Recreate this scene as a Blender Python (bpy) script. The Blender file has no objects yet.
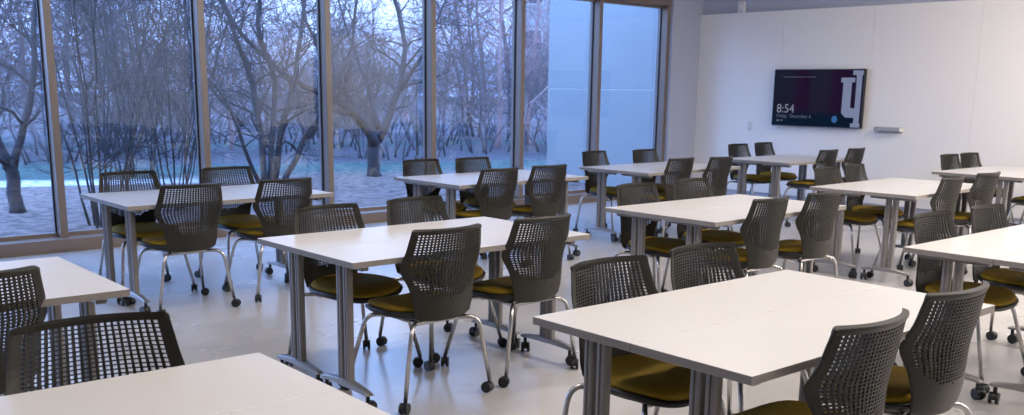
import bpy, math, random
from mathutils import Vector, Matrix
random.seed(7)
PI = math.pi
scene = bpy.context.scene
C = scene.collection

# ------------------------------------------------------------------ materials
def mat(name, color, rough=0.5, metal=0.0, spec=0.5, noise=None, bump=None, emit=None):
    m = bpy.data.materials.new(name); m.use_nodes = True
    nt = m.node_tree; b = nt.nodes['Principled BSDF']
    b.inputs['Base Color'].default_value = (*color, 1)
    b.inputs['Roughness'].default_value = rough
    b.inputs['Metallic'].default_value = metal
    b.inputs['Specular IOR Level'].default_value = spec
    if noise or bump:
        tc = nt.nodes.new('ShaderNodeTexCoord')
    if noise:
        sc, amt = noise
        n = nt.nodes.new('ShaderNodeTexNoise'); n.inputs['Scale'].default_value = sc
        n.inputs['Detail'].default_value = 4
        nt.links.new(tc.outputs['Object'], n.inputs['Vector'])
        mx = nt.nodes.new('ShaderNodeMixRGB'); mx.inputs[1].default_value = (*[c*(1-amt) for c in color], 1)
        mx.inputs[2].default_value = (*[min(1, c*(1+amt)) for c in color], 1)
        nt.links.new(n.outputs['Fac'], mx.inputs[0]); nt.links.new(mx.outputs[0], b.inputs['Base Color'])
    if bump:
        sc, st, dist = bump
        n2 = nt.nodes.new('ShaderNodeTexNoise'); n2.inputs['Scale'].default_value = sc
        nt.links.new(tc.outputs['Object'], n2.inputs['Vector'])
        bp = nt.nodes.new('ShaderNodeBump'); bp.inputs['Strength'].default_value = st; bp.inputs['Distance'].default_value = dist
        nt.links.new(n2.outputs['Fac'], bp.inputs['Height']); nt.links.new(bp.outputs[0], b.inputs['Normal'])
    if emit:
        b.inputs['Emission Color'].default_value = (*emit[0], 1); b.inputs['Emission Strength'].default_value = emit[1]
    return m

M = {}
M['laminate'] = mat('white_laminate', (.60, .578, .56), .30, noise=(3, .03))
M['edge_shaded'] = mat('shaded_edge_band', (.23, .205, .185), .5, noise=(6, .04))  # edge band, its colour darkened to carry the shade on the tabletop sides
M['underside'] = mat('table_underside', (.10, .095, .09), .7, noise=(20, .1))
M['table_metal'] = mat('grey_painted_steel', (.20, .185, .175), .4, .15, noise=(8, .05))
M['foot_metal'] = mat('silver_foot', (.25, .235, .225), .35, .55, noise=(8, .05))
M['chrome'] = mat('satin_tube', (.50, .48, .47), .26, .9, noise=(12, .04))
M['plastic'] = mat('olive_grey_plastic', (.023, .021, .0168), .46, spec=.32, noise=(30, .06))
M['black'] = mat('black_plastic', (.012, .012, .013), .45, noise=(30, .1))
M['rubber'] = mat('black_caster', (.010, .010, .011), .38, noise=(30, .1))
M['cushion'] = mat('mustard_fabric', (.27, .168, .014), .85, spec=.2, noise=(90, .22), bump=(500, .35, .002))
M['floorless'] = None
M['wall'] = mat('blue_lit_wall', (.44, .47, .56), .6, noise=(2, .02))  # greyish wall paint with the bluish window light mixed into its colour
M['panel'] = mat('white_wall_panel', (.86, .835, .82), .42, noise=(1.5, .015))
M['ceiling'] = mat('ceiling_white', (.75, .74, .72), .8, noise=(3, .02))
M['bronze'] = mat('bronze_aluminium', (.205, .158, .128), .32, .1, .8, noise=(6, .05))
M['gasket'] = mat('black_gasket', (.008, .009, .012), .5, noise=(20, .1))
M['white_plastic'] = mat('white_plastic', (.72, .70, .68), .4, noise=(20, .03))
M['silver'] = mat('brushed_silver', (.42, .41, .41), .4, .3, noise=(30, .05))
M['bezel'] = mat('tv_bezel', (.006, .006, .009), .3, noise=(20, .1))
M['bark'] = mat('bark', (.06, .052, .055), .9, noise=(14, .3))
M['bark_far'] = mat('bark_hazed', (.125, .105, .115), .95, noise=(10, .3))  # lighter than the near bark: distance haze put into the colour
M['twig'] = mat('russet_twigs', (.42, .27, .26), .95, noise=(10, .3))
M['exterior'] = mat('pale_render', (.33, .335, .33), .8, noise=(1.2, .06))
M['brick'] = mat('distant_masonry', (.34, .30, .31), .9, noise=(2, .1))
M['slate'] = mat('slate', (.12, .13, .16), .8, noise=(2, .1))
M['dark_glass'] = mat('dark_pane', (.03, .04, .06), .2, noise=(2, .1))
M['lamp_metal'] = mat('dark_post', (.05, .05, .06), .6, noise=(10, .1))
del M['floorless']

def floor_mat():
    m = bpy.data.materials.new('polished_terrazzo'); m.use_nodes = True
    nt = m.node_tree; b = nt.nodes['Principled BSDF']
    tc = nt.nodes.new('ShaderNodeTexCoord')
    n = nt.nodes.new('ShaderNodeTexNoise'); n.inputs['Scale'].default_value = .9; n.inputs['Detail'].default_value = 6
    nt.links.new(tc.outputs['Object'], n.inputs['Vector'])
    n2 = nt.nodes.new('ShaderNodeTexNoise'); n2.inputs['Scale'].default_value = 60; n2.inputs['Detail'].default_value = 2
    nt.links.new(tc.outputs['Object'], n2.inputs['Vector'])
    r1 = nt.nodes.new('ShaderNodeValToRGB')
    r1.color_ramp.elements[0].position = .3; r1.color_ramp.elements[0].color = (.40, .378, .36, 1)
    r1.color_ramp.elements[1].position = .7; r1.color_ramp.elements[1].color = (.50, .475, .455, 1)
    nt.links.new(n.outputs['Fac'], r1.inputs[0])
    mx = nt.nodes.new('ShaderNodeMixRGB'); mx.blend_type = 'OVERLAY'; mx.inputs[0].default_value = .10
    nt.links.new(r1.outputs[0], mx.inputs[1]); nt.links.new(n2.outputs['Fac'], mx.inputs[2])
    nt.links.new(mx.outputs[0], b.inputs['Base Color'])
    rr = nt.nodes.new('ShaderNodeMapRange'); rr.inputs['To Min'].default_value = .19; rr.inputs['To Max'].default_value = .33
    nt.links.new(n.outputs['Fac'], rr.inputs['Value']); nt.links.new(rr.outputs[0], b.inputs['Roughness'])
    b.inputs['Specular IOR Level'].default_value = .8
    return m
M['floor'] = floor_mat()

def glass_mat():
    m = bpy.data.materials.new('window_glass'); m.use_nodes = True
    nt = m.node_tree; nt.nodes.clear()
    o = nt.nodes.new('ShaderNodeOutputMaterial')
    t = nt.nodes.new('ShaderNodeBsdfTransparent'); t.inputs[0].default_value = (.90, .94, .97, 1)
    g = nt.nodes.new('ShaderNodeBsdfGlossy'); g.inputs['Roughness'].default_value = .015
    g.inputs['Color'].default_value = (1, 1, 1, 1)
    lw = nt.nodes.new('ShaderNodeLayerWeight'); lw.inputs[0].default_value = .5     # Schlick reflectance, the same on both faces
    pw = nt.nodes.new('ShaderNodeMath'); pw.operation = 'POWER'; pw.inputs[1].default_value = 5; nt.links.new(lw.outputs['Facing'], pw.inputs[0])
    f = nt.nodes.new('ShaderNodeMath'); f.operation = 'MULTIPLY_ADD'; f.inputs[1].default_value = .95; f.inputs[2].default_value = .028; nt.links.new(pw.outputs[0], f.inputs[0])
    tc = nt.nodes.new('ShaderNodeTexCoord'); n = nt.nodes.new('ShaderNodeTexNoise'); n.inputs['Scale'].default_value = .6
    nt.links.new(tc.outputs['Object'], n.inputs['Vector'])
    b = nt.nodes.new('ShaderNodeBump'); b.inputs['Strength'].default_value = .02; b.inputs['Distance'].default_value = .05
    nt.links.new(n.outputs['Fac'], b.inputs['Height']); nt.links.new(b.outputs[0], g.inputs['Normal'])
    mx = nt.nodes.new('ShaderNodeMixShader')
    nt.links.new(f.outputs[0], mx.inputs[0]); nt.links.new(t.outputs[0], mx.inputs[1]); nt.links.new(g.outputs[0], mx.inputs[2])
    nt.links.new(mx.outputs[0], o.inputs[0])
    return m
M['glass'] = glass_mat()

def ground_mat():
    m = bpy.data.materials.new('winter_ground'); m.use_nodes = True
    nt = m.node_tree; b = nt.nodes['Principled BSDF']; b.inputs['Roughness'].default_value = .95
    L = nt.links.new
    tc = nt.nodes.new('ShaderNodeTexCoord')
    sp = nt.nodes.new('ShaderNodeSeparateXYZ'); L(tc.outputs['Object'], sp.inputs[0])
    # distance measured out along the slope of the lawn (x*.656 + y*.726)
    a = nt.nodes.new('ShaderNodeMath'); a.operation = 'MULTIPLY'; a.inputs[1].default_value = .30; L(sp.outputs['X'], a.inputs[0])
    d = nt.nodes.new('ShaderNodeMath'); d.operation = 'ADD'; L(a.outputs[0], d.inputs[0]); L(sp.outputs['Y'], d.inputs[1])
    n = nt.nodes.new('ShaderNodeTexNoise'); n.inputs['Scale'].default_value = .35; n.inputs['Detail'].default_value = 6; L(tc.outputs['Object'], n.inputs['Vector'])
    w = nt.nodes.new('ShaderNodeMath'); w.operation = 'MULTIPLY_ADD'; w.inputs[1].default_value = 1.6; L(n.outputs['Fac'], w.inputs[0]); L(d.outputs[0], w.inputs[2])
    mr = nt.nodes.new('ShaderNodeMapRange'); mr.inputs['From Min'].default_value = 10; mr.inputs['From Max'].default_value = 50; L(w.outputs[0], mr.inputs['Value'])
    cr = nt.nodes.new('ShaderNodeValToRGB'); e = cr.color_ramp.elements
    litter = (.20, .138, .115, 1); snow = (.62, .62, .62, 1); grass = (.055, .095, .08, 1); pale = (.10, .085, .095, 1)
    e[0].position = 0; e[0].color = litter; e[1].position = 1; e[1].color = pale
    for p_, c_ in ((.192, litter), (.196, snow), (.210, snow), (.222, grass), (.30, grass), (.33, pale), (.44, pale), (.46, grass), (.7, grass), (.8, pale)):
        q = e.new(p_); q.color = c_
    L(mr.outputs[0], cr.inputs[0])
    sx = nt.nodes.new('ShaderNodeMapRange'); sx.inputs['From Min'].default_value = 5.5; sx.inputs['From Max'].default_value = 8; L(sp.outputs['X'], sx.inputs['Value'])
    cb = nt.nodes.new('ShaderNodeValToRGB'); eb = cb.color_ramp.elements; eb[0].position = .205; eb[0].color = litter; eb[1].position = 1; eb[1].color = pale
    for p_, c_ in ((.23, grass), (.27, grass), (.29, pale), (.40, pale), (.42, grass), (.47, pale)):
        q = eb.new(p_); q.color = c_
    L(mr.outputs[0], cb.inputs[0])
    ms = nt.nodes.new('ShaderNodeMixRGB'); L(sx.outputs[0], ms.inputs[0]); L(cr.outputs[0], ms.inputs[1]); L(cb.outputs[0], ms.inputs[2])
    n2 = nt.nodes.new('ShaderNodeTexNoise'); n2.inputs['Scale'].default_value = 9; n2.inputs['Detail'].default_value = 8; L(tc.outputs['Object'], n2.inputs['Vector'])
    cr2 = nt.nodes.new('ShaderNodeValToRGB'); cr2.color_ramp.elements[0].position = .38; cr2.color_ramp.elements[0].color = (.35, .33, .36, 1)
    cr2.color_ramp.elements[1].position = .62; cr2.color_ramp.elements[1].color = (1.35, 1.3, 1.3, 1); L(n2.outputs['Fac'], cr2.inputs[0])
    mu = nt.nodes.new('ShaderNodeMixRGB'); mu.blend_type = 'MULTIPLY'; mu.inputs[0].default_value = .8; L(ms.outputs[0], mu.inputs[1]); L(cr2.outputs[0], mu.inputs[2])
    L(mu.outputs[0], b.inputs['Base Color'])
    bp = nt.nodes.new('ShaderNodeBump'); bp.inputs['Strength'].default_value = .6; bp.inputs['Distance'].default_value = .05; L(n2.outputs['Fac'], bp.inputs['Height']); L(bp.outputs[0], b.inputs['Normal'])
    return m
M['ground'] = ground_mat()

def screen_mat():
    m = bpy.data.materials.new('lit_screen'); m.use_nodes = True
    nt = m.node_tree; b = nt.nodes['Principled BSDF']; L = nt.links.new
    b.inputs['Base Color'].default_value = (.002, .002, .003, 1); b.inputs['Roughness'].default_value = .2; b.inputs['Specular IOR Level'].default_value = .1
    tc = nt.nodes.new('ShaderNodeTexCoord'); sp = nt.nodes.new('ShaderNodeSeparateXYZ'); L(tc.outputs['Object'], sp.inputs[0])
    mr = nt.nodes.new('ShaderNodeMapRange'); mr.inputs['From Min'].default_value = .67; mr.inputs['From Max'].default_value = -.67; L(sp.outputs['Y'], mr.inputs['Value'])
    cr = nt.nodes.new('ShaderNodeValToRGB'); e = cr.color_ramp.elements
    e[0].position = 0; e[0].color = (.012, .012, .030, 1); e[1].position = 1; e[1].color = (.014, .004, .028, 1)
    for p_, c_ in ((.22, (.012, .012, .030, 1)), (.27, (.022, .002, .026, 1)), (.40, (.022, .002, .026, 1)), (.45, (.018, .016, .034, 1)), (.62, (.020, .014, .036, 1)), (.70, (.022, .002, .028, 1))):
        q = e.new(p_); q.color = c_
    L(mr.outputs[0], cr.inputs[0])
    mz = nt.nodes.new('ShaderNodeMapRange'); mz.inputs['From Min'].default_value = -.15; mz.inputs['From Max'].default_value = -.24; L(sp.outputs['Z'], mz.inputs['Value'])
    mx = nt.nodes.new('ShaderNodeMixRGB'); L(mz.outputs[0], mx.inputs[0]); L(cr.outputs[0], mx.inputs[1]); mx.inputs[2].default_value = (.001, .010, .032, 1)
    L(mx.outputs[0], b.inputs['Emission Color']); b.inputs['Emission Strength'].default_value = .42
    return m
M['screen'] = screen_mat()
M['screen_text'] = mat('screen_text', (.1, .1, .1), .4, emit=((.42, .42, .55), .28))
M['screen_dim'] = mat('screen_dim_text', (.05, .05, .06), .4, emit=((.22, .24, .36), .25))
M['screen_logo'] = mat('screen_emblem', (.1, .1, .12), .4, emit=((.20, .24, .38), .48))
M['screen_blue'] = mat('screen_badge', (.02, .05, .1), .4, emit=((.02, .14, .42), .4))

# ------------------------------------------------------------------ mesh builder
class MB:
    def __init__(s): s.v = []; s.f = []; s.sm = []; s.mi = []
    def add(s, vs, fs, smooth=False, mi=0, T=None):
        b = len(s.v)
        s.v += [tuple(T @ Vector(p)) if T else tuple(p) for p in vs]
        for f in fs: s.f.append([b+i for i in f]); s.sm.append(smooth); s.mi.append(mi)
        return s
    def box(s, x0, x1, y0, y1, z0, z1, mi=0, T=None):
        vs = [(x, y, z) for x in (x0, x1) for y in (y0, y1) for z in (z0, z1)]
        return s.add(vs, [(0, 1, 3, 2), (4, 6, 7, 5), (0, 4, 5, 1), (2, 3, 7, 6), (0, 2, 6, 4), (1, 5, 7, 3)], False, mi, T)
    def bbox(s, x0, x1, y0, y1, z0, z1, b=.003, mi=0, T=None):
        """box with chamfered edges"""
        cx, cy, cz = (x0+x1)/2, (y0+y1)/2, (z0+z1)/2; hx, hy, hz = (x1-x0)/2, (y1-y0)/2, (z1-z0)/2
        vs = []; idx = {}
        for i in (-1, 1):
            for j in (-1, 1):
                for k in (-1, 1):
                    for a in range(3):
                        d = [hx-b, hy-b, hz-b]; d[a] += b
                        idx[(i, j, k, a)] = len(vs); vs.append((cx+i*d[0], cy+j*d[1], cz+k*d[2]))
        fs = []
        S = (-1, 1)
        for i in S:
            fs.append([idx[(i, j, k, 0)] for j, k in ((-1, -1), (1, -1), (1, 1), (-1, 1))][::i])
            fs.append([idx[(j, i, k, 1)] for j, k in ((-1, -1), (-1, 1), (1, 1), (1, -1))][::i])
            fs.append([idx[(j, k, i, 2)] for j, k in ((-1, -1), (1, -1), (1, 1), (-1, 1))][::i])
        for i in S:
            for j in S:
                o = i*j
                fs.append([idx[(i, j, -1, 0)], idx[(i, j, -1, 1)], idx[(i, j, 1, 1)], idx[(i, j, 1, 0)]][::o])
                fs.append([idx[(i, -1, j, 0)], idx[(i, -1, j, 2)], idx[(i, 1, j, 2)], idx[(i, 1, j, 0)]][::-o])
                fs.append([idx[(-1, i, j, 1)], idx[(-1, i, j, 2)], idx[(1, i, j, 2)], idx[(1, i, j, 1)]][::o])
        for i in S:
            for j in S:
                for k in S:
                    fs.append([idx[(i, j, k, 0)], idx[(i, j, k, 1)], idx[(i, j, k, 2)]][::i*j*k])
        return s.add(vs, fs, False, mi, T)
    def tube(s, pts, radii, n=8, mi=0, caps=True, T=None):
        pts = [Vector(p) for p in pts]
        if not hasattr(radii, '__len__'): radii = [radii]*len(pts)
        vs = []; up = None
        for i, p in enumerate(pts):
            d = (pts[min(i+1, len(pts)-1)]-pts[max(i-1, 0)])
            if d.length < 1e-9: d = Vector((0, 0, 1))
            d.normalize()
            if up is None:
                up = d.orthogonal().normalized()
            else:
                up = up-d*up.dot(d)
                up = up.normalized() if up.length > 1e-6 else d.orthogonal().normalized()
            w = d.cross(up)
            for k in range(n):
                a = 2*PI*k/n
                vs.append(p+(up*math.cos(a)+w*math.sin(a))*radii[i])
        fs = []
        for i in range(len(pts)-1):
            for k in range(n):
                fs.append((i*n+k, i*n+(k+1) % n, (i+1)*n+(k+1) % n, (i+1)*n+k))
        s.add(vs, fs, True, mi, T)
        if caps:
            b = len(s.v)-len(vs); e = b+(len(pts)-1)*n
            s.f.append([b+k for k in range(n)][::-1]); s.sm.append(False); s.mi.append(mi)
            s.f.append([e+k for k in range(n)]); s.sm.append(False); s.mi.append(mi)
        return s
    def loft(s, rings, mi=0, smooth=True, T=None, cap=True):
        """rings: equal-length closed outlines"""
        n = len(rings[0]); vs = [p for r in rings for p in r]; fs = []
        for i in range(len(rings)-1):
            for k in range(n): fs.append((i*n+k, i*n+(k+1) % n, (i+1)*n+(k+1) % n, (i+1)*n+k))
        b = len(s.v); s.add(vs, fs, smooth, mi, T)
        if cap:
            s.f.append([b+k for k in range(n)][::-1]); s.sm.append(smooth); s.mi.append(mi)
            s.f.append([b+(len(rings)-1)*n+k for k in range(n)]); s.sm.append(smooth); s.mi.append(mi)
        return s
    def mesh(s, name, mats):
        me = bpy.data.meshes.new(name); me.from_pydata(s.v, [], s.f)
        for m in (mats if isinstance(mats, (list, tuple)) else [mats]): me.materials.append(m)
        me.polygons.foreach_set('use_smooth', s.sm); me.polygons.foreach_set('material_index', s.mi)
        me.update(); return me
    def build(s, name, mats, parent=None, loc=(0, 0, 0), rz=0):
        o = bpy.data.objects.new(name, s.mesh(name, mats)); C.objects.link(o)
        o.location = loc; o.rotation_euler = (0, 0, rz)
        if parent: o.parent = parent
        return o

def empty(name, loc=(0, 0, 0), rz=0):
    o = bpy.data.objects.new(name, None); C.objects.link(o); o.empty_display_size = .1
    o.location = loc; o.rotation_euler = (0, 0, rz); return o
def tag(o, label=None, cat=None, group=None, kind=None):
    if label: o['label'] = label
    if cat: o['category'] = cat
    if group: o['group'] = group
    if kind: o['kind'] = kind
    return o
def copy_tree(o, parent=None):
    c = o.copy(); C.objects.link(c); c.parent = parent
    for ch in list(o.children): copy_tree(ch, c)
    return c
def struct(mb, name, m, **k): return tag(mb.build(name, m, **k), kind='structure')

# ------------------------------------------------------------------ the room
XW, YW, X0, Y0, ZC = 12.10, 9.35, -5.0, -4.5, 3.75
mb = MB().box(X0, XW+.2, Y0, 9.50, -.12, 0); struct(mb, 'floor', M['floor'])
mb = MB().box(X0-.2, XW+.2, Y0-.2, 9.6, ZC, ZC+.15); struct(mb, 'ceiling', M['ceiling'])
mb = MB().box(XW+.05, XW+.25, Y0, 9.6, 0, ZC); struct(mb, 'wall_right', M['wall'])
mb = MB().box(X0-.2, X0, Y0, 9.6, 0, ZC); struct(mb, 'wall_left', M['wall'])
mb = MB().box(X0, XW+.2, Y0-.2, Y0, 0, ZC); struct(mb, 'wall_front', M['wall'])
mull = [2.894+1.4225*k for k in range(-5, 7)]       # centres of the mullions
XE = mull[-1]                                       # last one ends the glazing
mb = MB().box(XE+.033, XW+.05, YW-.05, 9.6, 0, ZC); mb.box(X0, XE+.033, 9.38, 9.6, 2.83, ZC); mb.box(X0, mull[0]-1.40, 9.38, 9.6, 0, 2.83)
struct(mb, 'wall_back', M['wall'])
# long sill / curb under the glass, and the head
mb = MB().bbox(X0, XE+.033, 9.245, 9.56, 0, .115, .004); mb.box(X0, XE+.033, 9.235, 9.245, 0, .012); struct(mb, 'baseboard_back', M['bronze'])
mb = MB().bbox(X0, XE+.033, 9.34, 9.54, 2.715, 2.83, .004); struct(mb, 'trim_1', M['bronze'])
# writable panels standing proud of the right-hand wall
seams = [9.30, 7.87, 6.53, 5.17, 3.83, 2.47, 1.1, -.25, -1.6, -2.95, -4.3]
for i in range(len(seams)-1):
    mb = MB().bbox(XW, XW+.05, seams[i+1]+.0012, seams[i]-.0012, .10, 2.625, .0015)
    struct(mb, 'trim_%d' % (i+2), M['panel'])
mb = MB().box(XW+.02, XW+.05, Y0, 9.29, 0, .10); struct(mb, 'baseboard_right', M['wall'])
# windows: glass and the mullion at its right-hand side
for k in range(1, len(mull)):
    w = tag(empty('window_%d' % k, (mull[k-1]+.711, 9.48, .115)), kind='structure')
    x0, x1 = mull[k-1]+.025, mull[k]-.025
    g = MB().box(x0-w.location.x, x1-w.location.x, -.006, .006, 0, 2.60).build('glass_pane', M['glass'], w)
    fr = MB(); a = x0-w.location.x; b = x1-w.location.x
    fr.box(a, b, -.045, .03, 0, .035); fr.box(a, b, -.045, .03, 2.565, 2.60)
    fr.build('window_frame', M['bronze'], w)
    m = mull[k]-w.location.x
    mm = MB().bbox(m-.033, m+.033, -.130, -.008, 0, 2.60, .003); mm.box(m-.025, m+.025, -.008, .06, 0, 2.60)
    mm.build('mullion', M['bronze'], w)
    gk = MB().box(m-.046, m-.033, -.022, -.004, .035, 2.565); gk.box(m+.033, m+.046, -.022, -.004, .035, 2.565); gk.build('gasket', M['gasket'], w)

# ------------------------------------------------------------------ wall fittings
tv = tag(empty('wall_television', (XW-.05, 7.235, 1.450)), 'black flat television on the right wall showing 8:54 and a pale emblem', 'television')
b = MB().bbox(-.028, .022, -.678, .678, -.382, .382, .006)
b.build('housing', M['bezel'], tv)
MB().bbox(.022, .05, -.22, .22, -.18, .18, .003).build('wall_bracket', M['bezel'], tv)
sc_ = MB().add([(-.0295, .666, -.370), (-.0295, -.666, -.370), (-.0295, -.666, .370), (-.0295, .666, .370)], [(0, 1, 2, 3)]).build('screen', M['screen'], tv)
def uvp(u, v): return (.666-u*1.332, .37-v*.74)      # position on the screen: u to the right, v down
def poly_prism(pts, x=-.0305, t=.0006):
    mb = MB(); n = len(pts); q = [uvp(*p) for p in pts]
    vs = [(x, y, z) for y, z in q]+[(x+t, y, z) for y, z in q]
    fs = [list(range(n))]+[[i, (i+1) % n, n+(i+1) % n, n+i] for i in range(n)]
    return mb.add(vs, fs)
logo = [(.762, .135), (.912, .135), (.912, .215), (.880, .215), (.880, .665), (.928, .665), (.925, .09), (.885, .09), (.885, .01), (.995, .01), (.995, .09), (.985, .09),
        (.985, .93), (.995, .93), (.995, 1.0), (.895, 1.0), (.895, .93), (.925, .93), (.925, .83), (.835, .83), (.788, .755), (.788, .215), (.762, .215)]
poly_prism(logo).build('emblem', M['screen_logo'], sc_)
def text(body, u, v, size, m, name):
    cu = bpy.data.curves.new(name, 'FONT'); cu.body = body; cu.size = size; cu.extrude = .0002
    tmp = bpy.data.objects.new(name, cu); C.objects.link(tmp)
    bpy.context.view_layer.update()
    me = bpy.data.meshes.new_from_object(tmp.evaluated_get(bpy.context.evaluated_depsgraph_get()))
    bpy.data.objects.remove(tmp)
    y, z = uvp(u, v)
    # text lies in x-y; turn it to face -x : text x -> -y, text y -> z
    me.transform(Matrix(((0, 0, -1, -.0308), (-1, 0, 0, y), (0, 1, 0, z), (0, 0, 0, 1))))
    me.materials.clear(); me.materials.append(m)
    o = bpy.data.objects.new(name, me); C.objects.link(o); o.parent = sc_; return o
text('8:54', .045, .775, .165, M['screen_text'], 'clock_digits')
text('Friday,', .05, .865, .066, M['screen_dim'], 'date_text')
text('December 6', .205, .865, .066, M['screen_dim'], 'date_text')
poly_prism([(.052, .905), (.085, .905), (.085, .94), (.052, .94)]).build('status_icon', M['screen_dim'], sc_)
poly_prism([(.105, .905), (.125, .905), (.125, .935), (.105, .935)]).build('status_icon', M['screen_dim'], sc_)
poly_prism([(.10, .12), (.48, .12), (.48, .128), (.10, .128)]).build('screen_line', M['screen_dim'], sc_)
bd = MB(); yy, zz = uvp(.72, .87); n = 20
bd.add([(-.0306, yy+.042*math.cos(2*PI*i/n), zz+.046*math.sin(2*PI*i/n)) for i in range(n)], [list(range(n))]); bd.build('round_badge', M['screen_blue'], sc_)

sh = tag(empty('wall_ledge', (XW, 6.19, 1.04)), 'small silver ledge fixed to the white wall right of the television', 'shelf')
mb = MB().bbox(-.085, 0, -.165, .165, .012, .022, .003); mb.bbox(-.09, -.078, -.165, .165, .012, .05, .003); mb.build('tray', M['silver'], sh)
MB().bbox(-.006, 0, -.165, .165, -.01, .06, .002).build('backplate', M['silver'], sh)
for s in (-1, 1): MB().bbox(-.088, 0, s*.168-.006, s*.168+.006, .008, .055, .002).build('end_cap', M['black' if s > 0 else 'white_plastic'], sh)
sw = tag(empty('light_switch', (XW, 8.315, 1.04)), 'white light switch plate on the wall left of the television', 'switch')
MB().bbox(-.008, 0, -.04, .04, -.062, .062, .003).build('faceplate', M['white_plastic'], sw)
MB().bbox(-.014, -.006, -.017, .017, -.034, .034, .002).build('rocker', M['white_plastic'], sw)
MB().bbox(-.011, -.006, -.02, .02, -.058, -.046, .002).build('indicator', M['silver'], sw)
se = tag(empty('wall_sensor', (XW+.05, 8.60, 2.70)), 'small white sensor box high on the wall above the panels', 'sensor')
MB().bbox(-.05, 0, -.058, .058, -.075, .085, .008).build('housing', M['white_plastic'], se)
MB().bbox(-.056, -.048, -.03, .03, -.03, .04, .003).build('lens', M['panel'], se)
MB().bbox(-.035, 0, -.035, .035, -.095, -.072, .003).build('mounting_base', M['silver'], se)

# ------------------------------------------------------------------ the chair
def lerp(tab, z):
    if z <= tab[0][0]: return tab[0][1]
    for (a, b), (c, d) in zip(tab, tab[1:]):
        if z <= c: return b+(d-b)*(z-a)/(c-a)
    return tab[-1][1]
HW = [(.416, .110), (.425, .145), (.440, .166), (.47, .173), (.50, .178), (.54, .184), (.60, .202), (.65, .225), (.675, .236), (.69, .238), (.72, .233), (.78, .222), (.857, .208), (.863, .205), (.867, .198)]
YC = [(.42, -.228), (.50, -.244), (.58, -.252), (.65, -.256), (.72, -.264), (.80, -.276), (.865, -.290)]
WR = [(.42, .036), (.50, .042), (.58, .062), (.65, .088), (.69, .090), (.71, .078), (.76, .062), (.86, .057)]
def sm(tab, z, e=.014): return (lerp(tab, z-e)+2*lerp(tab, z)+lerp(tab, z+e))/4
def back_pt(u, z, off):
    w = lerp(HW, z); y = sm(YC, z, .03)+sm(WR, z, .02)*abs(u)**2.2
    x = u*w
    # outward normal (towards the rear) in the horizontal plane
    s = 2.2*sm(WR, z, .02)*abs(u)**1.2/w*(1 if u > 0 else -1)
    n = Vector((s, -1, -.28)).normalized()
    return (x+n.x*off, y+n.y*off, z+n.z*off)
def make_back():
    zs = [.418, .425, .440, .47, .50]
    rows = 26; z0, z1 = .524, .845
    hz = [z0+(z1-z0)*i/rows for i in range(rows+1)]
    zs += hz; zs += [.851, .858, .863, .867]
    nr0 = 5
    cols = 21
    us = [-1, -.96]+[-.865+1.73*i/cols for i in range(cols+1)]+[.96, 1]
    mb = MB(); nu, nz = len(us), len(zs)
    def thick(z): return .0045+(.0055*max(0, min(1, (z-.843)/.014)))
    idx = {}
    vs = []
    for side in (0, 1):
        for j, z in enumerate(zs):
            for i, u in enumerate(us):
                t = thick(z)*(1 if side else -1)
                if abs(u) > .99: t *= .55
                idx[(side, i, j)] = len(vs); vs.append(back_pt(u, z, t))
    fs = []
    for j in range(nz-1):
        for i in range(nu-1):
            hole = (nr0 <= j < nr0+rows) and (2 <= i < 2+cols)
            if hole:
                uc = (us[i]+us[i+1])/2; zc = (zs[j]+zs[j+1])/2
                if zc < .63 and (abs(uc)/.86)**2+((.63-zc)/.10)**2 > 1: hole = False
            if not hole:
                for side in (0, 1):
                    q = [idx[(side, i, j)], idx[(side, i+1, j)], idx[(side, i+1, j+1)], idx[(side, i, j+1)]]
                    fs.append(q if side else q[::-1])
            else:
                inner = []
                # bars between columns are broader than the bars between rows
                fu, fz = .20, .15
                ua, ub = us[i]+(us[i+1]-us[i])*fu, us[i+1]-(us[i+1]-us[i])*fu
                za, zb = zs[j]+(zs[j+1]-zs[j])*fz, zs[j+1]-(zs[j+1]-zs[j])*fz
                for side in (0, 1):
                    t = thick(zs[j])*(1 if side else -1)
                    b = len(vs); vs += [back_pt(uu, z_, t) for uu, z_ in ((ua, za), (ub, za), (ub, zb), (ua, zb))]
                    o = [idx[(side, i, j)], idx[(side, i+1, j)], idx[(side, i+1, j+1)], idx[(side, i, j+1)]]
                    for k in range(4):
                        q = [o[k], o[(k+1) % 4], b+(k+1) % 4, b+k]
                        fs.append(q if side else q[::-1])
                    inner.append(b)
                for k in range(4):
                    fs.append([inner[0]+k, inner[0]+(k+1) % 4, inner[1]+(k+1) % 4, inner[1]+k][::-1])
    loop = [(i, 0) for i in range(nu)]+[(nu-1, j) for j in range(1, nz)]+[(i, nz-1) for i in range(nu-2, -1, -1)]+[(0, j) for j in range(nz-2, 0, -1)]
    for a, b in zip(loop, loop[1:]+loop[:1]):
        fs.append([idx[(0, *a)], idx[(0, *b)], idx[(1, *b)], idx[(1, *a)]])
    mb.add(vs, fs, False)
    return mb
def sup(rx, ry, n, cx=0, cy=0, z=0, p=2.9, zf=None):
    out = []
    for k in range(n):
        a = 2*PI*k/n; c, s = math.cos(a), math.sin(a)
        x = rx*abs(c)**(2/p)*(1 if c > 0 else -1); y = ry*abs(s)**(2/p)*(1 if s > 0 else -1)
        if y < 0: x *= 1-.16*(y/ry)**2        # narrower towards the back
        zz = z+(zf(x, y) if zf else 0)
        out.append((cx+x, cy+y, zz))
    return out
def seatz(x, y):
    # waterfall front edge, gentle dish, slight rise at the back
    return -.030*max(0, (y-.10)/.13)**2+.012*max(0, (-y-.05)/.16)**2+.010*(x/.23)**2
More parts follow.
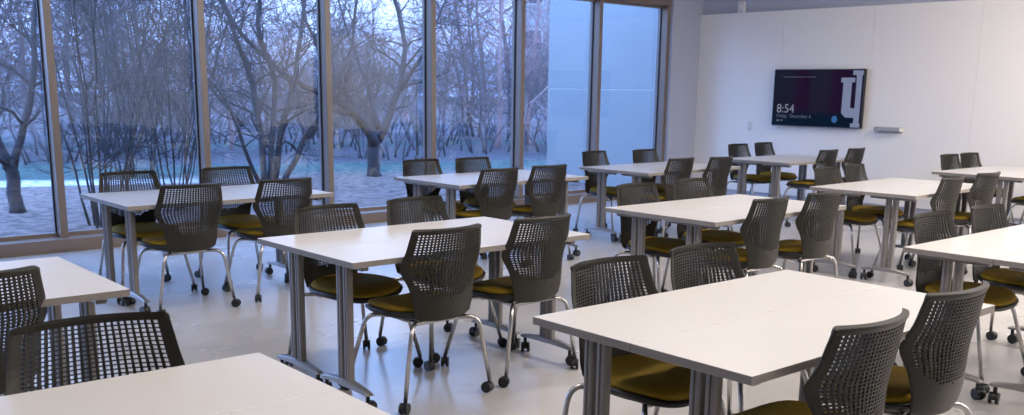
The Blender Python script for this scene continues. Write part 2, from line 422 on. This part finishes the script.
def make_chair(first_swivel):
    root = empty('task_chair')
    make_back().build('backrest', M['plastic'], root)
    n = 40
    sh = MB(); Z = .425
    sh.loft([sup(.17, .17, n, 0, .03, Z-.018, zf=seatz), sup(.222, .205, n, 0, .04, Z-.006, zf=seatz), sup(.238, .218, n, 0, .043, Z+.008, zf=seatz),
             sup(.241, .222, n, 0, .043, Z+.020, zf=seatz), sup(.234, .216, n, 0, .043, Z+.024, zf=seatz)])
    sh.build('seat_shell', M['black'], root, (0, -.030, 0))
    cu = MB()
    cu.loft([sup(.220, .206, n, 0, .043, Z+.022, zf=seatz), sup(.228, .212, n, 0, .043, Z+.032, zf=seatz), sup(.220, .205, n, 0, .043, Z+.046, zf=seatz),
             sup(.195, .19, n, 0, .032, Z+.055, zf=seatz), sup(.12, .12, n, 0, .032, Z+.058, zf=seatz), sup(.03, .03, n, 0, .032, Z+.057, zf=seatz)])
    cu.build('seat_cushion', M['cushion'], root, (0, -.030, 0))
    # under-seat frame
    fr = MB()
    for sx in (-1, 1): fr.tube([(sx*.125, -.12, .402), (sx*.125, .15, .402)], .011, 8)
    fr.bbox(-.135, .135, -.13, -.09, .388, .408, .003); fr.bbox(-.135, .135, .11, .15, .388, .408, .003)
    for sx in (-1, 1):
        for sy in (-.10, .12): fr.box(sx*.11-.015, sx*.11+.015, sy-.02, sy+.02, .40, .414)
    fr.build('seat_frame', M['chrome'], root, (0, -.030, 0))
    for sx, sy in ((-1, -1), (1, -1), (1, 1), (-1, 1)):
        p = [(.105, .115, .398)]
        # horizontal run, bend, then the splayed leg
        A = Vector((.205, .190, .402)); B = Vector((.262, .246, .062)); S = Vector((.12, .115, .400))
        d1 = (A-S).normalized(); d2 = (B-A).normalized()
        P = [S]
        p0 = A-d1*.055; p1 = A; p2 = A+d2*.06
        for t in [i/6 for i in range(7)]: P.append(p0*(1-t)**2+p1*2*t*(1-t)+p2*t*t)
        P.append(B)
        # the top of the leg sits under the seat, which is set back from the middle of the casters
        lg = MB().tube([(q.x*sx, q.y*sy-.030*max(0, min(1, (q.z-.062)/.33)), q.z) for q in P], .0112, 10)
        leg = lg.build('leg', M['chrome'], root)
        ca = MB()
        ca.tube([(0, 0, .045), (0, 0, .066)], .009, 8)
        for wx in (-1, 1):
            ca.tube([(wx*.007+.0, -.012, .028), (wx*.021, -.012, .028)], .0275, 16)
        # hood between and over the wheels
        hood = []
        for xx in (-.0065, .0065):
            hood.append([(xx, -.012+.0295*math.cos(a), .028+.0295*math.sin(a)) for a in [PI*(i/10*1.15-.1) for i in range(11)]])
        ca.loft(hood, smooth=False)
        c = ca.build('caster', M['rubber'], leg, (B.x*sx, B.y*sy, 0), random.uniform(-PI, PI))
    return root
proto_chair = make_chair(0)
used = [False]
def place_chair(x, y, rz, label, group):
    if not used[0]: o = proto_chair; used[0] = True
    else: o = copy_tree(proto_chair)
    o.location = (x, y, 0); o.rotation_euler = (0, 0, math.radians(rz))
    for ch in o.children:
        for g in ch.children:
            if g.name.startswith('caster'): g.rotation_euler.z = random.uniform(-PI, PI)
    return tag(o, label, 'chair', group)

# ------------------------------------------------------------------ the table (60 x 18 in), origin at the front left floor corner
TL, TD = 1.524, .4565
def make_table():
    root = empty('training_table')
    tp = MB().bbox(0, TL, 0, TD, .709, .737, .0009); top = tp.build('tabletop', [M['laminate'], M['edge_shaded']], root)
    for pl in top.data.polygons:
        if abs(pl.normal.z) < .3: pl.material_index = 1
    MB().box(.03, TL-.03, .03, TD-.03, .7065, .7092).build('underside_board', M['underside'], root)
    for xe in (.095, TL-.095):
        s = 1 if xe < .5 else -1
        yc = TD/2+.0
        br = MB().bbox(xe-.020, xe+.020, .045, TD-.045, .682, .7065, .004)
        for yy in (.055, TD-.055): br.tube([(xe-s*.022, yy, .693), (xe-s*.018, yy, .693)], .008, 10)
        br.build('top_bracket', M['table_metal'], root)
        for dy in (-.030, .030):
            # rounded column with a shallow groove down its outer face
            ring = []
            a, b, r = .018, .0225, .010
            for cx, cy, a0 in ((a-r, b-r, 0), (-(a-r), b-r, 90), (-(a-r), -(b-r), 180), (a-r, -(b-r), 270)):
                for k in range(4):
                    t = math.radians(a0+30*k); ring.append((cx+r*math.cos(t), cy+r*math.sin(t)))
                if a0 == 90: ring += [(-a, .005), (-a+.005, .003), (-a+.005, -.003), (-a, -.005)]
                if a0 == 270: ring += [(a, -.005), (a-.005, -.003), (a-.005, .003), (a, .005)]
            cmb = MB().loft([[(xe+px, yc+dy+py, z) for px, py in ring] for z in (.112, .684)], smooth=False)
            cmb.build('column', M['table_metal'], root)
        # arched foot
        F = []
        for t in [-1, -.93, -.7, -.4, -.18, 0, .18, .4, .7, .93, 1]:
            hw = .026-.009*min(1, abs(t)); zt = .104+.024*(1-min(1, abs(t)/.95)**1.5); th = .018+.016*(1-abs(t))
            if abs(t) == 1: zt -= .006; th = .008
            y = yc+t*.212
            F.append([(xe-hw, y, zt-th), (xe+hw, y, zt-th), (xe+hw, y, zt-.006), (xe+hw*.7, y, zt), (xe-hw*.7, y, zt), (xe-hw, y, zt-.006)])
        ft = MB().loft(F, smooth=False).build('foot', M['foot_metal'], root)
        for t in (-1, 1):
            ca = MB(); ca.tube([(0, 0, .040), (0, 0, .095)], .010, 10)
            for wx in (-1, 1): ca.tube([(wx*.008, -.012, .0295), (wx*.024, -.012, .0295)], .029, 16)
            hood = [[(xx, -.012+.0305*math.cos(a), .0295+.0305*math.sin(a)) for a in [PI*(i/10*1.15-.1) for i in range(11)]] for xx in (-.0075, .0075)]
            ca.loft(hood, smooth=False)
            ca.build('caster', M['rubber'], ft, (xe, yc+t*.186, 0), random.uniform(-PI, PI))
    return root
proto_table = make_table()
tused = [False]
def place_table(x, y, rz, label, group):
    if not tused[0]: o = proto_table; tused[0] = True
    else: o = copy_tree(proto_table)
    o.location = (x, y, 0); o.rotation_euler = (0, 0, rz)
    for ch in o.children:
        for g in ch.children:
            if g.name.startswith('caster'): g.rotation_euler.z = random.uniform(-PI, PI)
    return tag(o, label, 'table', group)

# clusters: name -> (origin x, y, rotation in degrees, words saying where it stands)
K = {
 'A': (2.339, 6.289, -1.0, 'farthest left in the window row'),
 'B': (2.353, 3.672, -.7, 'in the middle of the left aisle'),
 'C': (2.246, 1.485, -1.4, 'in the right foreground'),
 'D': (4.847, 3.535, -.2, 'directly behind the right foreground pair'),
 'E': (7.439, 3.545, 1.0, 'two rows out from the television'),
 'F': (4.850, 1.440, -.8, 'cut by the right frame edge'),
 'G': (4.996, 6.188, .2, 'second along the window row'),
 'H': (7.280, 6.116, .8, 'beside the pale end panes'),
 'I': (9.720, 6.120, .5, 'right under the television'),
 'J': (10.02, 3.715, 0, 'far right against the white wall'),
 'K': (-.240, 1.705, -2.0, 'filling the bottom left corner'),
 'L': (-.155, 3.745, -1.5, 'at the left frame edge'),
}
for k, (x, y, a, w) in K.items():
    r = math.radians(a)
    place_table(x, y, r, 'white-topped table %s, nearer of the pair' % w, 'white training tables joined in pairs')
    jog = .012 if k in 'E' else 0
    ox, oy = -math.sin(r)*(TD+.003)-jog, math.cos(r)*(TD+.003)
    place_table(x+ox, y+oy, r, 'white-topped table %s, farther of the pair' % w, 'white training tables joined in pairs')

chairs = [
('A','f1',2.750,7.107,-1),
('A','f2',3.543,7.110,1),
('A','n1',2.743,6.449,-0),
('A','n2',3.453,6.485,1),
('B','f1',2.833,4.419,3),
('B','f2',3.466,4.469,2),
('B','n1',2.842,3.840,0),
('B','n2',3.482,3.874,2),
('C','f1',2.769,2.275,-2),
('C','f2',3.356,2.278,-3),
('C','n1',2.665,1.596,-1),
('C','n2',3.343,1.640,-3),
('D','f1',5.274,4.308,-0),
('D','f2',5.915,4.324,-1),
('D','n1',5.300,3.688,2),
('D','n2',5.940,3.683,-1),
('E','f1',7.916,4.371,-0),
('E','f2',8.492,4.412,6),
('E','n1',7.903,3.713,2),
('E','n2',8.692,3.748,-2),
('F','f1',5.332,2.202,-2),
('F','f2',6.000,2.180,-2),
('G','f1',5.405,7.013,2),
('G','f2',5.972,6.964,1),
('G','n1',5.368,6.349,1),
('G','n2',5.972,6.372,-0),
('H','f1',7.782,7.065,6),
('H','f2',8.495,6.978,2),
('H','n1',7.733,6.369,2),
('H','n2',8.291,6.257,3),
('I','f1',10.521,7.161,0),
('I','f2',11.162,7.209,2),
('I','n1',10.495,6.391,1),
('I','n2',11.140,6.473,2),
('J','f1',10.930,4.638,-1),
('J','f2',11.435,4.640,-3),
('K','f1',0.866,2.502,-8),
('J','n1',10.93,3.90,2),
('L','n1',.84,3.95,-1),
]
LB = {
 'A': 'leftmost window-row table', 'B': 'the middle left-aisle table', 'C': 'the right foreground table',
 'D': 'the table behind the right foreground one', 'E': 'the table two rows from the television', 'F': 'the table cut by the right frame edge',
 'G': 'the second window-row table', 'H': 'the table beside the pale end panes', 'I': 'the table under the television',
 'J': 'the far right wall table', 'K': 'the bottom left foreground table', 'L': 'the table at the left frame edge'}
ym = {'n': {}, 'f': {}}
for t, n, x, y, a in chairs:
    # keep the back clear of the table edge it is pushed up to
    tx, ty, ta, _ = K[t]; edge = ty+math.tan(math.radians(ta))*(x-tx)
    if n[0] == 'n': y = min(y, edge+.205)
    else: y = max(y, edge+.916-.205)
    side = 'showing its back' if n[0] == 'n' else 'facing the viewer'
    only = sum(1 for c in chairs if c[0] == t and c[1][0] == n[0]) == 1
    which = '' if only else ('left ' if n[1] == '1' else 'right ')
    place_chair(x, y, a if n[0] == 'n' else a+180,
                '%sgrey chair %s at %s' % (which, side, LB[t]), 'perforated chairs with mustard seats')

# ------------------------------------------------------------------ outdoors
gz = MB(); nx, ny = 60, 60
def gh(x, y):
    d = max(0, x*.45+y-22)
    return -.10+.02*math.sin(x*.9)*math.cos(y*.7)+.10*(1-math.exp(-max(0, y-9.6)/3))*1+.006*d
xs = [-30+100*i/nx for i in range(nx+1)]; ys = [9.6+90*(i/ny)**1.6 for i in range(ny+1)]
gz.add([(x, y, gh(x, y)) for y in ys for x in xs], [(j*(nx+1)+i, j*(nx+1)+i+1, (j+1)*(nx+1)+i+1, (j+1)*(nx+1)+i) for j in range(ny) for i in range(nx)], True)
go = struct(gz, 'ground', M['ground'])
# outside fin wall that carries on the line of the right-hand wall
ew = tag(empty('exterior_wall', (12.25, 11.1, 0)), 'pale rendered wall projecting outdoors beyond the end panes', 'wall')
mb = MB().bbox(-.13, .13, -1.48, 1.45, -.2, 1.525, .004); mb.bbox(-.13, .13, -1.48, 1.45, 1.537, 5.0, .004); mb.build('wall_panel', M['exterior'], ew)
MB().box(-.122, .122, -1.47, 1.44, 1.52, 1.54).build('joint', M['white_plastic'], ew)

def branch(mb, p, d, L, r, depth, rng, spread=.6, up=.25, seg=4, kids=3, n=5, wob=.22):
    pts = [p.copy()]; rad = [r]; q = p.copy(); dd = d.normalized()
    for i in range(seg):
        dd = (dd+Vector((rng.gauss(0, wob), rng.gauss(0, wob), rng.gauss(0, wob)+up*.25))).normalized()
        q = q+dd*(L/seg); pts.append(q.copy()); rad.append(r*(1-.62*(i+1)/seg))
    mb.tube(pts, rad, n if r > .02 else 3, caps=False)
    if depth == 0: return
    for k in range(kids+(rng.random() < .5)):
        t = rng.uniform(.25, 1); i = min(int(t*seg), seg-1); f = t*seg-i
        a = pts[i].lerp(pts[i+1], f); ra = rad[i]*(1-f)+rad[i+1]*f
        base = (pts[i+1]-pts[i]).normalized()
        o = Vector((rng.gauss(0, 1), rng.gauss(0, 1), rng.gauss(0, .7))); o = (o-base*o.dot(base)).normalized()
        nd = (base+o*rng.uniform(.5, 1)*spread*1.6+Vector((0, 0, up))).normalized()
        branch(mb, a, nd, L*rng.uniform(.5, .75), max(ra*.62, .0028), depth-1, rng, spread, up, max(3, seg-1), kids, n, wob)

def tree(loc, limbs, rng_seed, name, label, cat, group=None, bark='bark', twigdepth=3, kids=3, every=.35, tl=.8, thin=.58):
    """limbs: list of (points, r0, r1) traced trunk and main boughs relative to loc; fine branches grow out of them"""
    rng = random.Random(rng_seed); root = empty(name, loc)
    tr = MB(); br = MB()
    for pts, r0, r1 in limbs:
        P = [Vector(p) for p in pts]
        # resample with a little wander
        Q = [P[0]]
        for a, b in zip(P, P[1:]):
            for k in range(1, 4): Q.append(a.lerp(b, k/3)+(Vector((rng.gauss(0, .012), rng.gauss(0, .012), rng.gauss(0, .008))) if k < 3 else Vector()))
        nQ = len(Q); R = [thin*(r0+(r1-r0)*i/(nQ-1))*(1.35 if i == 0 else 1) for i in range(nQ)]
        tr.tube(Q, R, 8, caps=True)
        acc = 0
        for i in range(1, nQ):
            acc += (Q[i]-Q[i-1]).length
            if acc > every and Q[i].z > .5:
                acc = 0
                base = (Q[i]-Q[i-1]).normalized()
                for _ in range(2):
                    o = Vector((rng.gauss(0, 1), rng.gauss(0, 1), rng.gauss(0, .6))); o = (o-base*o.dot(base)).normalized()
                    branch(br, Q[i], (base*.6+o+Vector((0, 0, .2))), tl*rng.uniform(.6, 1.3), max(.007, R[i]*.5), twigdepth, rng, .6, .12, 4, kids)
    for b_ in (tr, br): b_.v = [(x, y if y+loc[1] > 9.95 else 2*(9.95-loc[1])-y, z) for x, y, z in b_.v]   # nothing grows into the facade
    tr.build('trunk', M[bark], root); br.build('branches', M[bark], root)
    return tag(root, label, cat, group)

# traced boughs: px, py on the photo turned once into metres (x right, z up) and given real depth (y)
def L3(pts): return pts
tree((9.75, 14.45, 0), [
    ([(0, 0, -.1), (-.02, 0, .35), (.03, .02, .75)], .21, .17),
    ([(.0, 0, .55), (-.28, -.05, .95), (-.75, -.15, 1.25), (-1.25, -.25, 1.42), (-1.8, -.2, 1.65), (-2.5, -.1, 2.3), (-3.0, .1, 3.2)], .15, .04),
    ([(.02, 0, .7), (-.22, .2, 1.15), (-.62, .45, 1.75), (-.95, .6, 2.6), (-1.1, .7, 3.7)], .10, .03),
    ([(.05, 0, .6), (.28, -.1, 1.05), (.48, -.15, 1.6), (.62, -.1, 2.2), (.55, .1, 3.0), (.75, .25, 4.2)], .13, .04),
    ([(.46, -.15, 1.5), (.72, -.35, 1.95), (.98, -.5, 2.6), (1.5, -.7, 3.6)], .07, .02),
    ([(.1, 0, .8), (.25, .5, 1.5), (.1, .9, 2.4), (-.1, 1.2, 3.6)], .07, .02)],
    11, 'bare_tree', 'thick low-forking bare tree seen through the fourth pane', 'tree', 'bare trees outside the windows')
tree((7.35, 13.8, 0), [
    ([(-.05, 0, -.1), (-.1, 0, .8), (-.15, .1, 1.5), (-.35, .15, 2.1), (-.6, .2, 2.9), (-.7, .3, 4.2)], .10, .045),
    ([(.0, 0, -.1), (.05, -.1, .9), (.08, -.15, 1.6), (-.2, -.2, 2.4), (-.1, -.2, 3.1), (.25, -.3, 4.0)], .09, .04),
    ([(.1, .1, -.1), (.3, .1, .9), (.62, .15, 1.7), (.8, .2, 2.6), (1.0, .2, 3.9)], .10, .04),
    ([(.2, 0, -.1), (.55, -.1, .65), (1.0, -.2, 1.3), (1.4, -.25, 2.1), (1.55, -.3, 3.2)], .09, .035),
    ([(-.15, 0, 0), (-.5, -.2, .6), (-.75, -.3, 1.2), (-1.25, -.35, 1.8), (-1.5, -.4, 2.6)], .06, .025),
    ([(-.3, .2, .9), (-.75, .5, 1.6), (-.95, .6, 2.6), (-.85, .7, 3.8)], .05, .02)],
    12, 'bare_tree', 'many-stemmed dark bare tree seen through the third pane', 'tree', 'bare trees outside the windows')
tree((3.38, 12.75, 0), [
    ([(.05, 0, -.1), (.03, 0, .35), (.0, 0, .6)], .15, .13),
    ([(.0, 0, .5), (-.15, 0, .95), (-.22, .05, 1.5), (-.35, .1, 2.2), (-.3, .2, 3.4)], .10, .04),
    ([(.02, 0, .5), (.18, -.05, 1.0), (.35, -.1, 1.7), (.42, -.1, 2.5), (.7, .0, 3.6)], .09, .035)],
    13, 'bare_tree', 'bare tree forked near the ground, seen through the leftmost pane', 'tree', 'bare trees outside the windows')
def stems(n, rad, h, seed, lean=.35, r=.022):
    rng = random.Random(seed); out = []
    for i in range(n):
        a = rng.uniform(0, 2*PI); d = rng.uniform(.0, rad); x, y = d*math.cos(a), d*math.sin(a); l = rng.uniform(.1, lean)*h
        tx, ty = math.cos(a)*l, math.sin(a)*l; hh = h*rng.uniform(.7, 1.1)
        out.append(([(x, y, -.1), (x+tx*.25, y+ty*.25, hh*.3), (x+tx*.6, y+ty*.6, hh*.65), (x+tx, y+ty, hh)], r*rng.uniform(.7, 1.3), .008))
    return out
tree((3.85, 11.2, 0), stems(15, .30, 3.2, 3, .38, .020), 21, 'bare_shrub', 'multi-stemmed leafless shrub close outside the second pane', 'shrub', 'leafless shrubs outside', tl=.6, every=.55, twigdepth=2)
tree((5.05, 11.9, 0), stems(13, .35, 3.3, 5, .42, .018), 22, 'bare_shrub', 'leafless shrub outside, right half of the second pane', 'shrub', 'leafless shrubs outside', tl=.65, every=.55, twigdepth=2)
tree((6.3, 16.5, 0), stems(11, .5, 4.2, 6, .35, .03), 23, 'bare_shrub', 'leafless shrub behind the mullion between second and third panes', 'shrub', 'leafless shrubs outside', tl=1.0, every=.5)
tree((11.9, 18.0, 0), stems(9, .4, 1.9, 7, .5, .018), 24, 'bare_shrub', 'low leafless shrub behind the fork-trunked tree', 'shrub', 'leafless shrubs outside', tl=.6, every=.4)

# trees further off: three kinds, each copied as an object of its own
def far_tree(seed, h, kind, kids, depth):
    rng = random.Random(seed); root = empty('distant_tree'); tr = MB(); br = MB()
    ns = {0: 1, 1: 4, 2: 1}[kind]
    for s in range(ns):
        a = rng.uniform(0, 2*PI); p = Vector((math.cos(a)*.3*(ns > 1), math.sin(a)*.3*(ns > 1), -.3)); d = Vector((rng.gauss(0, .12), rng.gauss(0, .12), 1))
        pts = [p]; rad = [.10/ns**.4]; q = p; N = 9
        for i in range(N):
            d = (d+Vector((rng.gauss(0, .10), rng.gauss(0, .10), .1))).normalized(); q = q+d*h/N; pts.append(q); rad.append(.10/ns**.4*(1-.8*(i+1)/N))
        tr.tube(pts, rad, 6)
        for i in range(1, N+1):
            for _ in range(3 if ns == 1 else 2):
                o = Vector((rng.gauss(0, 1), rng.gauss(0, 1), rng.gauss(.15, .35))).normalized()
                branch(br, pts[i], o+Vector((0, 0, .25)), h*rng.uniform(.20, .36), .028, depth, rng, .6, .15, 3, kids, 3, .2)
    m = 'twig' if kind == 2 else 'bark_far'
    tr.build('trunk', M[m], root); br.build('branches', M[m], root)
    return root
protos = [far_tree(31, 7.5, 0, 4, 3), far_tree(32, 6.0, 1, 4, 3), far_tree(33, 8.0, 2, 4, 3)]
usedp = [False]*3
rng = random.Random(99)
spots = []
def ray_dir(px): 
    # bearings along which the far trees are strewn, seen from where the windows are
    b = math.radians(px); return Vector((math.sin(b), math.cos(b), 0))
# bearings clockwise from +y (degrees) and distances
for b_, d_, k_, s_ in ((14, 27, 1, 1), (18, 34, 0, 1.1), (19.5, 22, 1, .9), (22, 28, 0, 1), (24, 38, 1, 1.2), (26, 24, 2, .8), (28, 32, 0, 1.1), (30, 40, 1, 1.2), (31, 26, 1, .9), (34, 30, 0, .9),
                       (36, 38, 2, 1.2), (38, 46, 0, 1.2), (39.5, 30, 1, .9), (42, 36, 0, 1.1), (43, 27, 2, .9), (45, 40, 2, 1.2), (46, 32, 2, 1.1), (48, 44, 0, 1.2), (49, 30, 2, 1.0), (51, 36, 2, 1.2), (53, 28, 1, .9), (16, 42, 2, 1.2), (33, 50, 1, 1.3), (27, 52, 2, 1.3), (21, 48, 1, 1.2), (40.5, 54, 0, 1.3), (47, 56, 1, 1.4), (41, 25, 2, .75), (44.3, 23, 2, .7), (47.2, 26, 2, .8), (39, 34, 2, 1.0)):
    if 25 < b_ < 39.2: s_ *= .62           # the belt is lower behind the third and fourth panes
    v = ray_dir(b_)*d_; spots.append((v.x, v.y, k_, s_))
words = {0: ('tall bare grey tree', 'bare tree'), 1: ('many-stemmed bare grey tree', 'bare tree'), 2: ('reddish twiggy bare tree', 'bare tree')}
for i, (x, y, k, s) in enumerate(spots):
    o = protos[k] if not usedp[k] else copy_tree(protos[k])
    usedp[k] = True
    o.location = (x, y, gh(x, y)); o.rotation_euler = (0, 0, rng.uniform(0, 6.28)); o.scale = (s, s, s*rng.uniform(.9, 1.1))
    tag(o, words[k][0]+' in the hazy belt beyond the lawn', 'tree', ['tall grey trees beyond the lawn', 'many-stemmed grey trees beyond the lawn', 'reddish trees beyond the lawn'][k])

# low thickets at the foot of the belt
thick = [(13, 24), (17, 21), (20, 25), (23, 21.5), (25.5, 26), (29, 23), (32, 25), (35, 22), (37.5, 26), (40, 23.5), (41.5, 28), (44, 24), (46.5, 27), (48.5, 25), (30.5, 29), (34, 30), (22, 30)]
bush = None
for i, (b_, d_) in enumerate(thick):
    v = ray_dir(b_)*d_
    if bush is None:
        bush = empty('distant_thicket'); rg = random.Random(5); tb = MB(); st = MB()
        for s in range(12):
            a = rg.uniform(0, 6.28); q = Vector((math.cos(a)*rg.uniform(0, 1.1), math.sin(a)*rg.uniform(0, 1.1), -.1))
            st.tube([q, q+Vector((math.cos(a)*.2, math.sin(a)*.2, .7))], [.018, .013], 5)
            branch(tb, q+Vector((math.cos(a)*.1, math.sin(a)*.1, .3)), Vector((math.cos(a)*.5, math.sin(a)*.5, 1)), 1.5, .013, 3, rg, .7, .2, 4, 4, 3, .2)
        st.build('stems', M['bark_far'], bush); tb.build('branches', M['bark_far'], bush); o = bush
    else: o = copy_tree(bush)
    o.location = (v.x, v.y, gh(v.x, v.y)); o.rotation_euler = (0, 0, rng.uniform(0, 6.28)); sc = rng.uniform(.8, 1.3); o.scale = (sc*1.2, sc*1.2, sc)
    tag(o, 'low leafless thicket at the foot of the hazy tree belt', 'shrub', 'low thickets beyond the lawn')

# lamp post on the path
lp = tag(empty('lamp_post', (12.35, 16.7, 0)), 'thin dark lamp post outside, at the right of the fourth pane', 'lamp post')
MB().tube([(0, 0, -.1), (0, 0, 1.62)], .028, 10).build('post', M['lamp_metal'], lp)
MB().tube([(0, 0, 0), (0, 0, .12)], .06, 10).build('post_base', M['lamp_metal'], lp)
MB().tube([(0, 0, 1.60), (0, 0, 1.64), (0, 0, 1.70), (0, 0, 1.73)], [.05, .11, .10, .03], 12).build('lamp_head', M['lamp_metal'], lp)

# distant buildings
def building(loc, rz, w, d, h, m, label, storeys, bays, roof):
    r = tag(empty('distant_building', loc, rz), label, 'building')
    MB().box(-w/2, w/2, 0, d, -1, h).build('wall', M[m], r)
    rf = MB().box(-w/2-.3, w/2+.3, -.3, d+.3, h, h+.35) if roof == 'flat' else MB().add(
        [(-w/2-.4, -.5, h), (w/2+.4, -.5, h), (w/2+.4, d+.5, h), (-w/2-.4, d+.5, h), (-w/2-.4, d/2, h+1.8), (w/2+.4, d/2, h+1.8)],
        [(0, 1, 5, 4), (2, 3, 4, 5), (0, 4, 3), (1, 2, 5), (0, 3, 2, 1)])
    rf.build('roof', M['slate'], r)
    for s in range(storeys):
        for b in range(bays):
            cx = -w/2+w*(b+.5)/bays; z0 = .8+s*(h/storeys)
            f = MB().box(cx-.7, cx+.7, -.06, .0, z0, z0+1.5).build('window', M['white_plastic'], r)
            MB().box(cx-.6, cx+.6, -.075, -.055, z0+.1, z0+1.4).build('pane', M['dark_glass'], f)
building((54, 48, .3), math.radians(-48), 16, 9, 9.5, 'exterior', 'pale three-storey building far off above the pinkish trees', 3, 6, 'flat')
building((33, 23, .15), math.radians(-55), 7, 5, 2.3, 'slate', 'low dark shed beyond the trees in the fifth and sixth panes', 1, 3, 'gable')

# ------------------------------------------------------------------ light
w = bpy.data.worlds.new('dusk_sky'); scene.world = w; w.use_nodes = True
nt = w.node_tree; bg = nt.nodes['Background']
tc = nt.nodes.new('ShaderNodeTexCoord'); sp = nt.nodes.new('ShaderNodeSeparateXYZ'); nt.links.new(tc.outputs['Generated'], sp.inputs[0])
nz = nt.nodes.new('ShaderNodeTexNoise'); nz.inputs['Scale'].default_value = 3.5; nz.inputs['Detail'].default_value = 5; nt.links.new(tc.outputs['Generated'], nz.inputs['Vector'])
ad = nt.nodes.new('ShaderNodeMath'); ad.operation = 'MULTIPLY_ADD'; ad.inputs[1].default_value = .16; nt.links.new(nz.outputs['Fac'], ad.inputs[0]); nt.links.new(sp.outputs['Z'], ad.inputs[2])
cr = nt.nodes.new('ShaderNodeValToRGB'); e = cr.color_ramp.elements
e[0].position = .0; e[0].color = (.11, .17, .36, 1); e[1].position = 1; e[1].color = (.27, .52, 1.15, 1)
for p_, c_ in ((.09, (.14, .20, .42, 1)), (.15, (.25, .33, .60, 1)), (.28, (.38, .54, .94, 1)), (.5, (.31, .55, 1.15, 1))):
    q = e.new(p_); q.color = c_
nt.links.new(ad.outputs[0], cr.inputs[0]); nt.links.new(cr.outputs[0], bg.inputs[0]); bg.inputs[1].default_value = 5.8

def area(name, loc, sx, sy, power, color, rot=(0, 0, 0)):
    l = bpy.data.lights.new(name, 'AREA'); l.shape = 'RECTANGLE'; l.size = sx; l.size_y = sy; l.energy = power; l.color = color
    o = bpy.data.objects.new(name, l); C.objects.link(o); o.location = loc; o.rotation_euler = rot; return o
LAMPS = {(-1.2, 4.4): 24, (2.4, 1.2): 38, (2.4, 4.4): 28, (6.0, -2.0): 50, (6.0, 1.2): 60, (6.0, 4.4): 30,
         (9.9, -2.0): 170, (9.9, 1.2): 120, (9.9, 4.4): 14}
for (x, y), pw in LAMPS.items():
    area('ceiling_lamp', (x, y, ZC-.06), 1.2, .3, pw*1.4, (1, .92, .84))

# ------------------------------------------------------------------ camera
cam = bpy.data.cameras.new('camera'); co = bpy.data.objects.new('camera', cam); C.objects.link(co)
R = Vector((0.7438654174470251, -0.6681806541037395, 0.014101567567555783)); U = Vector((0.12651396186040437, 0.1614997157836774, 0.9787298193353342)); F = Vector((0.6562457300285828, 0.7262592204463159, -0.20466823528813154))
co.matrix_world = Matrix(((R.x, U.x, -F.x, 0), (R.y, U.y, -F.y, 0), (R.z, U.z, -F.z, 1.5099), (0, 0, 0, 1)))
cam.sensor_width = 36; cam.lens = 974.673/1024*36; cam.shift_y = (292.99-207.5)/1024; cam.clip_end = 400
cam.dof.use_dof = True; cam.dof.focus_distance = 4.2; cam.dof.aperture_fstop = 7.0
scene.camera = co
scene.view_settings.view_transform = 'Standard'; scene.view_settings.look = 'None'
scene.view_settings.exposure = .30; scene.view_settings.gamma = 1; scene.view_settings.use_curve_mapping = False
scene.cycles.use_denoising = True
scene.cycles.max_bounces = 8; scene.cycles.transparent_max_bounces = 16
